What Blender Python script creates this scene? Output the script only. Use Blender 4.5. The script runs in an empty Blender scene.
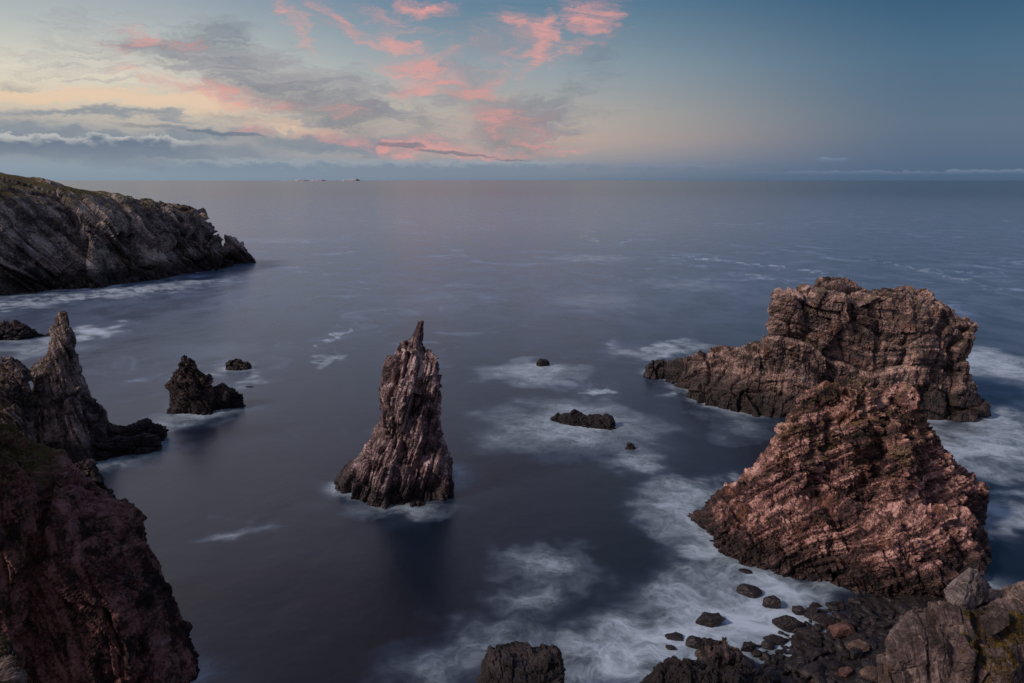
import bpy, bmesh, math, random
import numpy as np
from mathutils import Vector, Matrix
random.seed(7); rng = np.random.default_rng(7)
C = bpy.context.scene
COL = C.collection
H = 52.0; F = 683.0; PITCH = math.atan((341.5-180.0)/F)
cP, sP = math.cos(PITCH), math.sin(PITCH)

# ---------------------------------------------------------------- placing
def ray(px, py):
    a = (px-512.0)/F; b = (341.5-py)/F
    return a, cP+b*sP, -sP+b*cP
def P(px, py, Y):                      # point on the vertical plane at distance Y
    a, dy, dz = ray(px, py); t = Y/dy
    return (a*t, Y, H+dz*t)
def S(px, py, z=0.0):                  # point on the sea
    a, dy, dz = ray(px, py); t = (z-H)/dz
    return (a*t, dy*t, z)

# ---------------------------------------------------------------- noise
_perm = np.random.default_rng(3).permutation(4096).astype(np.int64)
_grad = np.random.default_rng(4).normal(size=(4096, 3)); _grad /= np.linalg.norm(_grad, axis=1)[:, None]
_rnd = np.random.default_rng(5).random((4096, 8))
def _h(ix, iy, iz, seed=0):
    return _perm[(_perm[(_perm[(ix+seed*131) & 4095]+iy) & 4095]+iz) & 4095]
def pnoise(p, seed=0):
    i = np.floor(p).astype(np.int64); f = p-i
    u = f*f*f*(f*(f*6-15)+10)
    out = np.zeros(len(p))
    for dx in (0, 1):
        wx = u[:, 0] if dx else 1-u[:, 0]
        for dy in (0, 1):
            wy = u[:, 1] if dy else 1-u[:, 1]
            for dz in (0, 1):
                wz = u[:, 2] if dz else 1-u[:, 2]
                g = _grad[_h(i[:, 0]+dx, i[:, 1]+dy, i[:, 2]+dz, seed)]
                d = g[:, 0]*(f[:, 0]-dx)+g[:, 1]*(f[:, 1]-dy)+g[:, 2]*(f[:, 2]-dz)
                out += wx*wy*wz*d
    return out*1.6
def fbm(p, octv=4, seed=0, gain=0.5, lac=2.03):
    o = np.zeros(len(p)); a = 1.0; q = p.copy()
    for k in range(octv):
        o += a*pnoise(q, seed+k); a *= gain; q = q*lac+17.3
    return o
def ridged(p, octv=4, seed=0):
    o = np.zeros(len(p)); a = 1.0; q = p.copy()
    for k in range(octv):
        o += a*(0.5-np.abs(pnoise(q, seed+k))); a *= 0.5; q = q*2.07+9.1
    return o
def worley(p, seed=0):
    i = np.floor(p).astype(np.int64); n = len(p)
    f1 = np.full(n, 9.0); f2 = np.full(n, 9.0); hid = np.zeros(n, np.int64); vec = np.zeros((n, 3))
    for dx in (-1, 0, 1):
        for dy in (-1, 0, 1):
            for dz in (-1, 0, 1):
                c = i+np.array([dx, dy, dz]); h = _h(c[:, 0], c[:, 1], c[:, 2], seed)
                v = p-(c+_rnd[h, :3]); d = np.sqrt((v*v).sum(1))
                m = d < f1
                f2 = np.where(m, f1, np.minimum(f2, d))
                hid = np.where(m, h, hid); vec = np.where(m[:, None], v, vec); f1 = np.where(m, d, f1)
    return f1, f2, hid, vec
def facet(p, seed=0, tilt=0.8, crack=0.5, cw=0.06):
    """every cell a flat tilted face of broken rock, with an open joint round it"""
    f1, f2, hid, vec = worley(p, seed)
    t = (_rnd[hid, 3:6]-0.5)*2
    return (t*vec).sum(1)*tilt+(_rnd[hid, 6]-0.5)*0.9-crack*np.exp(-(f2-f1)/cw)
def frame(n, up=(0, 0, 1)):
    n = np.array(n, float); n /= np.linalg.norm(n)
    a = np.cross(up, n); 
    if np.linalg.norm(a) < 1e-3: a = np.array([1.0, 0, 0])
    a /= np.linalg.norm(a); b = np.cross(n, a)
    return np.stack([n, a, b])          # rows: across the beds, along, along

# ---------------------------------------------------------------- base shapes
def quads(bm, rows, cap=True):
    vr = [[bm.verts.new(v) for v in r] for r in rows]
    for a, b in zip(vr[:-1], vr[1:]):
        n = len(a)
        for k in range(n):
            bm.faces.new((a[k], a[(k+1) % n], b[(k+1) % n], b[k]))
    if cap:
        bm.faces.new(vr[0][::-1]); bm.faces.new(vr[-1])
def loft(bm, left, right, Y0, df, db, tf=0.25, tb=0.25, p=1.0, n=2.4, skew=0.0, bot=-3.0, rows=40, nth=40, lean=0.0, run=None):
    """upright body: its left and right edges, its depth towards (df) and away from (db) the viewer at the foot;
       tf, tb = the fraction of that depth left at the top; run = the way its long axis heads off sideways"""
    L = sorted([(P(a, b, Y0)[2], P(a, b, Y0)[0]) for a, b in left]); R = sorted([(P(a, b, Y0)[2], P(a, b, Y0)[0]) for a, b in right])
    zt = max(L[-1][0], R[-1][0]); out = []
    Lz, Lx = zip(*L); Rz, Rx = zip(*R)
    if run is None: run = (max(-60, min(60, Lx[0]))+max(-60, min(60, Rx[0])))/2/Y0
    for k in range(rows):
        z = bot+(zt-bot)*k/(rows-1)
        xl = float(np.interp(z, Lz, Lx)); xr = float(np.interp(z, Rz, Rx))
        if xr-xl < 0.3: m = (xl+xr)/2; xl, xr = m-.15, m+.15
        s = max(0.0, min(1.0, 1-(z-max(bot, 0))/(zt-max(bot, 0)))); g = s**p
        a = df*(tf+(1-tf)*g); c = db*(tb+(1-tb)*g); ring = []
        for j in range(nth):
            th = 2*math.pi*j/nth; cx = math.cos(th); sx = math.sin(th)
            ux = math.copysign(abs(cx)**(2/n), cx); uy = math.copysign(abs(sx)**(2/n), sx)
            x = (xl+xr)/2+(xr-xl)/2*ux
            y = (uy*c if uy > 0 else uy*a)+skew*(x-(xl+xr)/2)+lean*z
            ring.append((x+run*y, Y0+y, z))
        out.append(ring)
    quads(bm, out)
def ridge(bm, st, n=2.6, m=2.2, bot=-3.0, nseg=22):
    """long body: stations (x, y, height, front width, back width) along its crest"""
    out = []
    for k, (x, y, h, wf, wb) in enumerate(st):
        a = st[max(k-1, 0)]; b = st[min(k+1, len(st)-1)]
        tx, ty = b[0]-a[0], b[1]-a[1]; l = math.hypot(tx, ty); nx, ny = ty/l, -tx/l
        if ny > 0: nx, ny = -nx, -ny
        ring = []
        for j in range(nseg+1):
            u = -1+2*j/nseg; z = bot+(h-bot)*max(0.0, 1-abs(u)**n)**(1/m)
            o = -u*(wf if u < 0 else wb)
            ring.append((x+nx*o, y+ny*o, z))
        ring.append((x, y, bot-0.5)); out.append(ring)
    quads(bm, out)
def ridge_px(bm, st, **k):              # stations by crest (px, py, Y)
    ridge(bm, [(P(a, b, Y)[0], Y, P(a, b, Y)[2], wf, wb) for a, b, Y, wf, wb in st], **k)
def hull(bm, pts):
    vs = [bm.verts.new(p) for p in pts]
    r = bmesh.ops.convex_hull(bm, input=vs)
    junk = list({g for g in r['geom_interior']+r['geom_unused'] if isinstance(g, bmesh.types.BMVert)})
    if junk: bmesh.ops.delete(bm, geom=junk, context='VERTS')
def block(bm, c, size, rot=(0, 0, 0), jit=0.15, cut=6, seed=0):
    """angular block: a box with its corners knocked off"""
    r = random.Random(seed); pts = []
    for sx in (-1, 1):
        for sy in (-1, 1):
            for sz in (-1, 1):
                pts.append(Vector((sx*(.5-r.random()*jit)*size[0], sy*(.5-r.random()*jit)*size[1], sz*(.5-r.random()*jit)*size[2])))
    for _ in range(cut):
        v = Vector((r.uniform(-1, 1), r.uniform(-1, 1), r.uniform(-1, 1))).normalized()
        pts.append(Vector((v.x*size[0]*.56, v.y*size[1]*.56, v.z*size[2]*.56)))
    M = Matrix.Rotation(rot[2], 3, 'Z') @ Matrix.Rotation(rot[1], 3, 'Y') @ Matrix.Rotation(rot[0], 3, 'X')
    hull(bm, [M @ q+Vector(c) for q in pts])

def remesh(bm, voxel):
    bmesh.ops.recalc_face_normals(bm, faces=bm.faces)
    me = bpy.data.meshes.new('tmp'); bm.to_mesh(me); bm.free()
    o = bpy.data.objects.new('tmp', me); COL.objects.link(o)
    md = o.modifiers.new('r', 'REMESH'); md.mode = 'VOXEL'; md.voxel_size = voxel; md.adaptivity = 0
    dg = bpy.context.evaluated_depsgraph_get(); dg.update()
    res = bpy.data.meshes.new_from_object(o.evaluated_get(dg))
    bpy.data.objects.remove(o); bpy.data.meshes.remove(me)
    return res
def get(me):
    n = len(me.vertices); v = np.empty(n*3); me.vertices.foreach_get('co', v)
    nn = np.empty(n*3, np.float32); me.vertex_normals.foreach_get('vector', nn)
    return v.reshape(-1, 3), nn.reshape(-1, 3).astype(float)
def put(me, v):
    me.vertices.foreach_set('co', v.astype(np.float32).ravel()); me.update()
def smooth_n(me, it=2):
    return get(me)[1]

def relax(me, n):
    ne = len(me.edges); e = np.empty(ne*2, np.int32); me.edges.foreach_get('vertices', e); e = e.reshape(-1, 2)
    m = n.copy()
    for c in range(3):
        m[:, c] += np.bincount(e[:, 0], n[e[:, 1], c], len(n))+np.bincount(e[:, 1], n[e[:, 0], c], len(n))
    return m/np.maximum(np.linalg.norm(m, axis=1), 1e-6)[:, None]
def blocks(L, size, seed=0, tilt=.5, crack=.4, cw=.05):
    """rock split by three sets of joints into blocks, every block set in or out and tipped a little"""
    q0 = L[:, 0]/size[0]; k0 = np.floor(q0).astype(np.int64); z0 = k0*0
    r0 = _rnd[_h(k0, z0, z0, seed)]
    q1 = L[:, 1]/size[1]*(.6+.8*r0[:, 1])+r0[:, 2]*7; k1 = np.floor(q1).astype(np.int64)
    r1 = _rnd[_h(k0, k1, z0, seed+1)]
    q2 = L[:, 2]/size[2]*(.6+.8*r1[:, 1])+r1[:, 2]*7; k2 = np.floor(q2).astype(np.int64)
    r = _rnd[_h(k0, k1, k2, seed+2)]
    f0, f1, f2 = q0-k0-.5, q1-k1-.5, q2-k2-.5
    e = .5-np.maximum(np.maximum(np.abs(f0), np.abs(f1)), np.abs(f2))
    return (r[:, 0]-.5)+((r[:, 1]-.5)*f0+(r[:, 2]-.5)*f1+(r[:, 3]-.5)*f2)*2*tilt-crack*np.exp(-e/cw)
def rockify(me, beds=(0, 0, 1), bed_t=1.2, bed_amp=0.4, big=(12, 1.5), joint=((6, .8), (2.2, .35), (0.8, .14)),
            stretch=(1, 1, 1.8), seed=0, fold=0.5, fine=0.05, hscale=30.0, rib=0.0, keep=None, up=(0, 0, 1)):
    """big = (size, depth) of the overall lumps; joint = sizes and depths of the broken blocks; stretch = block proportions in
       the frame of the beds (across, along, along); keep(v) = where to spare thin places"""
    fr = frame(beds, up)
    v, n = get(me)
    am = np.ones(len(v)) if keep is None else keep(v)
    def push(v, n, d):
        d = d-d.mean()-.45*d.std(); return v+n*(d*am)[:, None]
    for _ in range(3): n = relax(me, n)
    st = np.array(stretch, float)
    w = np.stack([fbm(v/hscale, 3, seed+40+k) for k in range(3)], 1)
    L = v @ fr.T+w*fold*hscale*0.25
    d = fbm(v/big[0], 2, seed)*big[1]+facet(L/(joint[0][0]*st*1.6), seed+5, 1.2, .35, .05)*joint[0][1]*1.3
    for k, (s, a) in enumerate(joint):
        j = .04*np.stack([pnoise(L/s*.8, seed+60+k*3+j) for j in range(3)], 1)
        d = d+blocks(L+j*s, s*st, seed+k*7, .9, .3, .05)*a*.95+facet(L/(s*st)*.9+3.1, seed+k*11, 1.1, .3, .04)*a*.38
    v = push(v, n, d)
    s = L[:, 0]/bed_t+0.18*fbm(v/(bed_t*5), 2, seed+80)
    k = np.floor(s).astype(np.int64); fz = s-k
    hh = lambda kk: _rnd[_h(kk, kk*0+seed, kk*0, 9), 0]-0.5
    e = np.clip((fz-0.82)/0.18, 0, 1); e = e*e*(3-2*e)
    st_ = hh(k)*(1-e)+hh(k+1)*e
    s2 = s*3.7; k2 = np.floor(s2).astype(np.int64)
    lam = (hh(k2+77)*(s2*0+1))-.5*np.exp(-(s2-k2)/.2)
    d = st_*bed_amp-0.3*bed_amp*np.exp(-np.minimum(fz, 1-fz)/0.07)+lam*bed_amp*0.40
    d = d*np.clip(.65+1.3*fbm(v/(bed_t*3.2), 3, seed+85), .12, 1.5)      # the beds weather out in some places, hardly in others
    if rib:
        q = np.stack([v[:, 0]+.15*v[:, 2], v[:, 1], v[:, 2]*.22], 1)/1.3
        d = d+rib*facet(q, seed+33, .5, .9, .10)
    fq = L/(st*.55)
    d = d+fine*(facet(fq, seed+22, 1.2, .5, .08)+.6*facet(fq*2.1, seed+23, 1.2, .5, .1))
    v = push(v, n, d)
    put(me, v)
    at = me.attributes.new('bed', 'FLOAT', 'POINT'); at.data.foreach_set('value', s.astype(np.float32))
    return me

def grid_mesh(name, V, Q):
    me = bpy.data.meshes.new(name); me.vertices.add(len(V)); me.vertices.foreach_set('co', V.astype(np.float32).ravel())
    me.loops.add(Q.size); me.loops.foreach_set('vertex_index', Q.astype(np.int32).ravel())
    me.polygons.add(len(Q)); me.polygons.foreach_set('loop_start', np.arange(0, Q.size, 4, dtype=np.int32))
    me.update(calc_edges=True); return me
def tag(o, label=None, cat=None, group=None, kind=None):
    if label: o['label'] = label
    if cat: o['category'] = cat
    if group: o['group'] = group
    if kind: o['kind'] = kind
    return o
def link(name, me, mat, parent=None):
    me.name = name
    o = bpy.data.objects.new(name, me); COL.objects.link(o)
    if mat: me.materials.clear(); me.materials.append(mat)
    if parent: o.parent = parent
    return o

# ---------------------------------------------------------------- node helpers
class NT:
    def __init__(s, tree): s.t = tree; s.n = tree.nodes; s.l = tree.links; s.n.clear()
    def new(s, typ, **kw):
        nd = s.n.new(typ)
        for k, v in kw.items(): setattr(nd, k, v)
        return nd
    def _in(s, sock, v):
        if isinstance(v, bpy.types.NodeSocket): s.l.new(v, sock)
        elif v is not None:
            if hasattr(sock, 'default_value'):
                try: sock.default_value = v
                except Exception: sock.default_value = tuple(v)+(1.0,)
    def math(s, op, a, b=None, c=None, clamp=False):
        nd = s.new('ShaderNodeMath', operation=op, use_clamp=clamp)
        s._in(nd.inputs[0], a); s._in(nd.inputs[1], b); s._in(nd.inputs[2], c)
        return nd.outputs[0]
    def vmath(s, op, a, b=None, out=0):
        nd = s.new('ShaderNodeVectorMath', operation=op)
        s._in(nd.inputs[0], a)
        if op == 'SCALE': s._in(nd.inputs[3], b)
        else: s._in(nd.inputs[1], b)
        return nd.outputs[out]
    def length(s, a): return s.vmath('LENGTH', a, None, 1)
    def rng(s, v, a, b, c=0.0, d=1.0, smooth=True):
        nd = s.new('ShaderNodeMapRange'); nd.interpolation_type = 'SMOOTHSTEP' if smooth else 'LINEAR'
        for i, x in enumerate((v, a, b, c, d)): s._in(nd.inputs[i], x)
        return nd.outputs[0]
    def mix(s, f, a, b, blend='MIX'):
        nd = s.new('ShaderNodeMix', data_type='RGBA', blend_type=blend)
        s._in(nd.inputs[0], f); s._in(nd.inputs[6], a); s._in(nd.inputs[7], b)
        return nd.outputs[2]
    def noise(s, vec, scale, detail=4, rough=.55, dist=0.0, out=0, dim='3D'):
        nd = s.new('ShaderNodeTexNoise', noise_dimensions=dim)
        s._in(nd.inputs['Vector'], vec); nd.inputs['Scale'].default_value = scale
        nd.inputs['Detail'].default_value = detail; nd.inputs['Roughness'].default_value = rough; nd.inputs['Distortion'].default_value = dist
        return nd.outputs[out]
    def voro(s, vec, scale, feature='F1', out=0, rnd=1.0):
        nd = s.new('ShaderNodeTexVoronoi', feature=feature); s._in(nd.inputs['Vector'], vec); nd.inputs['Scale'].default_value = scale
        nd.inputs['Randomness'].default_value = rnd
        return nd.outputs[out]
    def comb(s, x, y, z):
        nd = s.new('ShaderNodeCombineXYZ'); s._in(nd.inputs[0], x); s._in(nd.inputs[1], y); s._in(nd.inputs[2], z); return nd.outputs[0]
    def sep(s, v):
        nd = s.new('ShaderNodeSeparateXYZ'); s._in(nd.inputs[0], v); return nd.outputs
    def mapping(s, v, loc=(0, 0, 0), rot=(0, 0, 0), scale=(1, 1, 1), typ='POINT'):
        nd = s.new('ShaderNodeMapping', vector_type=typ); s._in(nd.inputs[0], v)
        nd.inputs[1].default_value = loc; nd.inputs[2].default_value = rot; nd.inputs[3].default_value = scale
        return nd.outputs[0]
    def ramp(s, f, stops):
        nd = s.new('ShaderNodeValToRGB'); s._in(nd.inputs[0], f); cr = nd.color_ramp
        while len(cr.elements) > 1: cr.elements.remove(cr.elements[-1])
        for i, (p, c) in enumerate(stops):
            e = cr.elements[0] if i == 0 else cr.elements.new(p)
            e.position = p; e.color = tuple(c)+(1.0,)
        return nd.outputs[0]
def lin(*c):                             # 8-bit display colour to linear
    return tuple(((x/255)/12.92 if x/255 <= .04045 else (((x/255)+.055)/1.055)**2.4) for x in c)

def rock_mat(name, cols, wet=2.2, lichen=0.0, moss=0.0, mossz=None, vein=0.0, scale=1.0, bump=0.25, bands=0.7, pale=0.0, spk=1.0, mth=.80, mossx=None):
    """cols: dark, mid, light mineral colours; wet = height of the black tide zone, raised to paint shade low on stacks"""
    m = bpy.data.materials.new(name); m.use_nodes = True; T = NT(m.node_tree)
    geo = T.new('ShaderNodeNewGeometry'); pos = geo.outputs['Position']; nor = geo.outputs['Normal']
    bed = T.new('ShaderNodeAttribute', attribute_name='bed').outputs['Fac']
    z = T.sep(pos)[2]; nz = T.sep(nor)[2]
    big = T.noise(pos, 0.11*scale, 5, .6)
    med = T.noise(pos, 0.55*scale, 6, .65)
    fin = T.noise(pos, 3.2*scale, 4, .7)
    # bands follow the beds
    bv = T.comb(bed, T.math('MULTIPLY', med, 0.9), 0.0)
    band = T.noise(bv, 1.7, 5, .7, dim='2D')
    t = T.math('ADD', T.math('MULTIPLY', band, bands), T.math('MULTIPLY', big, 1.15-bands))
    t = T.math('ADD', t, T.math('MULTIPLY', T.math('SUBTRACT', med, 0.5), 0.7*spk))
    t = T.math('ADD', t, T.math('MULTIPLY', T.math('SUBTRACT', fin, 0.5), 0.6*spk))
    col = T.ramp(t, [(0.38, cols[0]), (0.53, cols[1]), (0.63, cols[2]), (0.74, cols[3])])
    # rusty patches
    if len(cols) > 4:
        rp = T.rng(T.noise(pos, 0.23*scale, 5, .6, .6), .56, .68)
        col = T.mix(T.math('MULTIPLY', rp, .6), col, cols[4])
    if vein:
        vn = T.voro(T.vmath('ADD', pos, T.vmath('SCALE', T.noise(pos, .8, 3, .5, out=1), 1.5)), 0.22*scale, 'DISTANCE_TO_EDGE')
        vm = T.math('MULTIPLY', T.rng(vn, 0.0, 0.022, 1, 0), T.rng(T.noise(pos, .5, 2), .5, .6))
        col = T.mix(T.math('MULTIPLY', vm, vein), col, lin(190, 165, 150))
    if pale:      # guano and bleached tops
        pm = T.math('MULTIPLY', T.rng(T.noise(pos, .9*scale, 5, .75), .53, .62), T.rng(nz, .35, .8))
        col = T.mix(T.math('MULTIPLY', pm, pale), col, lin(178, 172, 160))
    if lichen:
        lm = T.math('MULTIPLY', T.rng(T.noise(pos, .35*scale, 6, .7, .4), .50, .60), T.rng(nz, .1, .6))
        lm = T.math('MULTIPLY', lm, T.rng(z, 9, 15))
        col = T.mix(T.math('MULTIPLY', lm, lichen), col, lin(112, 104, 58))
    if moss:
        mm = T.rng(T.math('ADD', T.math('MULTIPLY', nz, .6), T.math('MULTIPLY', T.noise(pos, .25*scale, 6, .65), 1.0)), mth, mth+.18)
        if mossx: mm = T.math('MULTIPLY', mm, T.rng(T.math('ADD', T.sep(pos)[0], T.math('MULTIPLY', T.math('SUBTRACT', big, .5), 14.0)), mossx[0], mossx[1], 1, 0))
        if mossz: mm = T.math('MULTIPLY', mm, T.rng(z, mossz[0], mossz[1]))
        g = T.mix(T.noise(pos, 1.5, 5, .7), lin(52, 56, 30), lin(116, 104, 58))
        col = T.mix(T.math('MULTIPLY', mm, moss), col, g)
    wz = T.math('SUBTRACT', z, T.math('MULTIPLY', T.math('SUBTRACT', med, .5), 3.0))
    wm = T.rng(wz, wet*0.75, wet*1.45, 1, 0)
    col = T.mix(T.math('MULTIPLY', wm, .86), col, (0.018, 0.016, 0.017))  # tide-zone black; on the stacks it also paints shade onto the lower faces
    b = T.new('ShaderNodeBsdfPrincipled')
    T._in(b.inputs['Base Color'], col)
    T._in(b.inputs['Roughness'], T.math('SUBTRACT', T.rng(fin, .3, .7, .72, .95), T.math('MULTIPLY', wm, .42)))
    b.inputs['Specular IOR Level'].default_value = .35
    bh = T.math('ADD', T.math('MULTIPLY', fin, .5), T.math('MULTIPLY', T.noise(pos, 1.3*scale, 6, .75), 1.0))
    bh = T.math('ADD', bh, T.math('MULTIPLY', band, .8))
    bp = T.new('ShaderNodeBump'); bp.inputs['Strength'].default_value = 1.0; bp.inputs['Distance'].default_value = bump
    T._in(bp.inputs['Height'], bh); T.l.new(bp.outputs[0], b.inputs['Normal'])
    o = T.new('ShaderNodeOutputMaterial'); T.l.new(b.outputs[0], o.inputs[0])
    return m

PINK = [lin(33, 28, 29), lin(80, 63, 61), lin(146, 108, 101), lin(226, 186, 174), lin(128, 86, 62)]
BROWN = [lin(33, 30, 31), lin(80, 68, 65), lin(130, 108, 101), lin(196, 168, 156), lin(114, 78, 60)]
MAUVE = [lin(34, 29, 32), lin(82, 70, 73), lin(140, 118, 119), lin(212, 194, 194), lin(120, 86, 76)]
GREY = [lin(34, 33, 35), lin(78, 72, 72), lin(128, 116, 112), lin(184, 170, 162), lin(112, 92, 68)]
HEAD = [lin(40, 40, 43), lin(94, 90, 90), lin(146, 138, 134), lin(196, 188, 180), lin(136, 116, 80)]
RED = [lin(25, 19, 20), lin(68, 48, 46), lin(128, 92, 84), lin(150, 114, 114), lin(80, 50, 46)]
DARK = [lin(20, 19, 21), lin(44, 39, 41), lin(74, 64, 65), lin(114, 100, 98), lin(64, 48, 40)]
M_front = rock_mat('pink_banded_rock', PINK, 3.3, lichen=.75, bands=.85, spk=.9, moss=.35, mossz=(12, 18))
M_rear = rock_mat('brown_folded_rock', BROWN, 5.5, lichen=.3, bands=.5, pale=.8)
M_mid = rock_mat('mauve_slab_rock', MAUVE, 2.8, bands=.6, pale=.35)
M_left = rock_mat('grey_brown_stack_rock', GREY, 4.0, lichen=.7, bands=.6, pale=.3)
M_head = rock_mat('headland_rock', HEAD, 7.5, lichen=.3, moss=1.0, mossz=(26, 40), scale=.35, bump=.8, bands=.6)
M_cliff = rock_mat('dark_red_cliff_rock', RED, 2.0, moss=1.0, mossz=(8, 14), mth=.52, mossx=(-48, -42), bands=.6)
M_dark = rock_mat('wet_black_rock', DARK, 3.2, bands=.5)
M_black = rock_mat('near_black_rock', DARK, 8.0, bands=.4)  # band reaches high enough to blacken most of the rock
M_near = rock_mat('grey_slab_rock', [lin(34, 30, 31), lin(76, 66, 65), lin(106, 93, 90), lin(148, 132, 125), lin(96, 74, 60)], 1.0, vein=.6, moss=.12, mossz=(10, 14), bands=.3, scale=1.8, bump=.07)
M_block = rock_mat('pale_grey_boulder_rock', [lin(62, 58, 58), lin(100, 94, 92), lin(126, 118, 114), lin(160, 148, 138)], 1.0, vein=.9, bands=.2, scale=2.2, bump=.05)
M_cob = [rock_mat('shore_boulder_rock', DARK, 3.0, bands=.3, scale=1.6, bump=.06),
         rock_mat('red_shore_boulder_rock', [lin(38, 28, 27), lin(62, 44, 41), lin(86, 62, 57), lin(112, 86, 78)], .3, bands=.3, scale=1.6, bump=.06),
         rock_mat('pale_shore_boulder_rock', [lin(56, 48, 44), lin(82, 70, 63), lin(106, 90, 80), lin(134, 116, 102)], .3, bands=.3, scale=1.6, bump=.06)]

#ROCKS
# ---------------------------------------------------------------- sea stacks
# slab-like stack in the middle of the bay
bm = bmesh.new()
loft(bm, [(399, 352), (391, 356), (386, 378), (381, 405), (376, 428), (364, 446), (350, 464), (341, 472), (336, 488)],
     [(412, 345), (425, 347), (438, 358), (440, 372), (437, 400), (435, 428), (443, 440), (447, 458), (450, 478), (451, 490)],
     112.5, 8.5, 7, tf=.42, tb=.35, p=.9, n=3.0)
loft(bm, [(404, 348), (398, 370)], [(418, 340), (426, 352), (434, 372)], 111.5, 2.4, 2.4, tf=.5, tb=.5, bot=14, n=2.2, rows=14)
loft(bm, [(417, 322), (412, 333), (408, 345), (400, 362)], [(424, 321), (424, 345), (428, 362)], 112, 1.8, 1.6, tf=.6, tb=.6, bot=17, n=2.5, rows=14)
loft(bm, [(386, 440), (372, 462), (360, 488)], [(410, 432), (432, 452), (444, 488)], 107, 4.5, 4, tf=.2, tb=.6, n=1.8)
loft(bm, [(444, 470), (440, 486)], [(449, 468), (452, 480)], 110, 2.2, 2, n=2)
me = rockify(remesh(bm, .13), beds=(-.88, -.30, .30), bed_t=1.1, bed_amp=.42, big=(7, .7), joint=((4.2, 1.1), (1.7, .5), (.65, .16)), stretch=(.5, 1.1, 2.1), seed=11, fold=.25, fine=.07, keep=lambda v: np.clip(1-(v[:, 2]-23)/4, .3, 1))
tag(link('sea_stack', me, M_mid), 'slim mauve-grey stack with a broken finger of rock on top, alone in mid bay', 'sea stack')

# big blocky stack behind, on the right
bm = bmesh.new()
loft(bm, [(800, 291), (782, 296), (772, 312), (768, 335), (762, 350), (758, 372), (752, 392), (748, 408)],
     [(905, 288), (935, 302), (948, 316), (964, 326), (965, 342), (958, 352), (964, 380), (972, 392), (980, 408)],
     158, 13, 13, tf=.72, tb=.3, p=1.0, n=2.9)
loft(bm, [(822, 290), (800, 330)], [(868, 287), (900, 330)], 157, 9, 6, tf=.6, tb=.3, bot=15, n=2.3, rows=16)
loft(bm, [(880, 286), (870, 330)], [(905, 287), (925, 330)], 158, 8, 6, tf=.6, tb=.3, bot=15, n=2.3, rows=16)
loft(bm, [(775, 300), (765, 345), (758, 395), (745, 408)], [(800, 296), (812, 350), (815, 415)], 151, 6, 6, tf=.5, n=2.6)
loft(bm, [(905, 330), (885, 400)], [(935, 325), (950, 370), (965, 405)], 151, 7, 8, tf=.45, n=2.6)
loft(bm, [(950, 385), (920, 410)], [(970, 386), (984, 408)], 151, 7, 10, tf=.3, n=2.2)
ridge_px(bm, [(643, 365, 182, 3, 3), (652, 358, 181, 6, 5), (672, 359, 178, 6, 6), (690, 356, 175, 7, 6), (704, 349, 170, 7, 6), (722, 351, 166, 9, 7), (742, 352, 163, 10, 8), (762, 346, 159, 11, 8), (790, 345, 157, 10, 8)], n=2.6)
ridge_px(bm, [(697, 380, 164, 5, 4), (720, 372, 160, 8, 6), (745, 368, 156, 9, 8), (775, 366, 152, 8, 8)], n=2.4)
me = rockify(remesh(bm, .2), beds=(.15, .30, 1), bed_t=2.3, bed_amp=.34, big=(13, .5), joint=((9, 1.5), (3.6, .75), (1.3, .2)), stretch=(1.2, .8, 1.3), seed=23, fold=.45, fine=.10)
tag(link('sea_stack', me, M_rear), 'huge flat-topped brown stack, farther of the right-hand pair, with a low reef on its left', 'sea stack')

# pink stack in front of it
bm = bmesh.new()
loft(bm, [(838, 381), (815, 390), (802, 392), (796, 405), (784, 425), (768, 446), (755, 468), (733, 488), (708, 500), (695, 518)],
     [(872, 382), (884, 386), (893, 400), (914, 388), (922, 402), (926, 420), (940, 440), (955, 458), (968, 474), (982, 488), (986, 505)],
     99, 13, 12, tf=.12, tb=.1, p=.85, n=2.0)
loft(bm, [(800, 396), (776, 440), (745, 490), (715, 530)], [(808, 396), (830, 440), (832, 490), (830, 550)], 94, 8, 6, tf=.1, n=1.5)
loft(bm, [(908, 388), (902, 400), (890, 430)], [(913, 387), (920, 402), (926, 430)], 98, 3, 3, tf=.5, bot=10, n=1.8, rows=16)
loft(bm, [(893, 430), (880, 470), (868, 520)], [(897, 430), (925, 470), (945, 520)], 92, 9, 7, tf=.1, n=1.5)
loft(bm, [(905, 391), (890, 420), (872, 470)], [(917, 389), (922, 415), (946, 458), (966, 500)], 97.5, 8, 6, tf=.12, tb=.2, n=1.6, bot=3)
loft(bm, [(858, 382), (826, 415), (805, 470), (790, 520)], [(866, 382), (880, 410), (890, 470), (895, 520)], 95, 9, 8, tf=.12, tb=.3, n=1.5)
ridge_px(bm, [(694, 521, 99, 3, 3), (712, 500, 98, 6, 6), (740, 486, 96, 9, 8), (775, 490, 92, 10, 9), (810, 498, 89, 9, 9), (845, 490, 90, 9, 9)], n=2.1)
ridge_px(bm, [(748, 540, 91, 3, 3), (768, 530, 90, 4, 5), (800, 532, 88, 5, 7), (835, 542, 86, 5, 7), (865, 520, 84, 8, 8), (905, 508, 86, 8, 9), (940, 512, 87, 7, 8), (955, 512, 90, 5, 6), (966, 506, 94, 4, 5)], n=2.2)
loft(bm, [(935, 512), (880, 530), (862, 560), (835, 580)], [(952, 512), (966, 530), (966, 560), (978, 588)], 86, 8, 7, tf=.25, tb=.3, n=2.2)
ridge_px(bm, [(828, 588, 80.5, 2, 3), (842, 568, 81, 3, 4), (870, 560, 81, 4, 5), (905, 556, 80, 4, 6), (945, 564, 79, 4, 6), (972, 576, 80, 4, 4), (984, 592, 81, 2, 2)], n=2.3)
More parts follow.
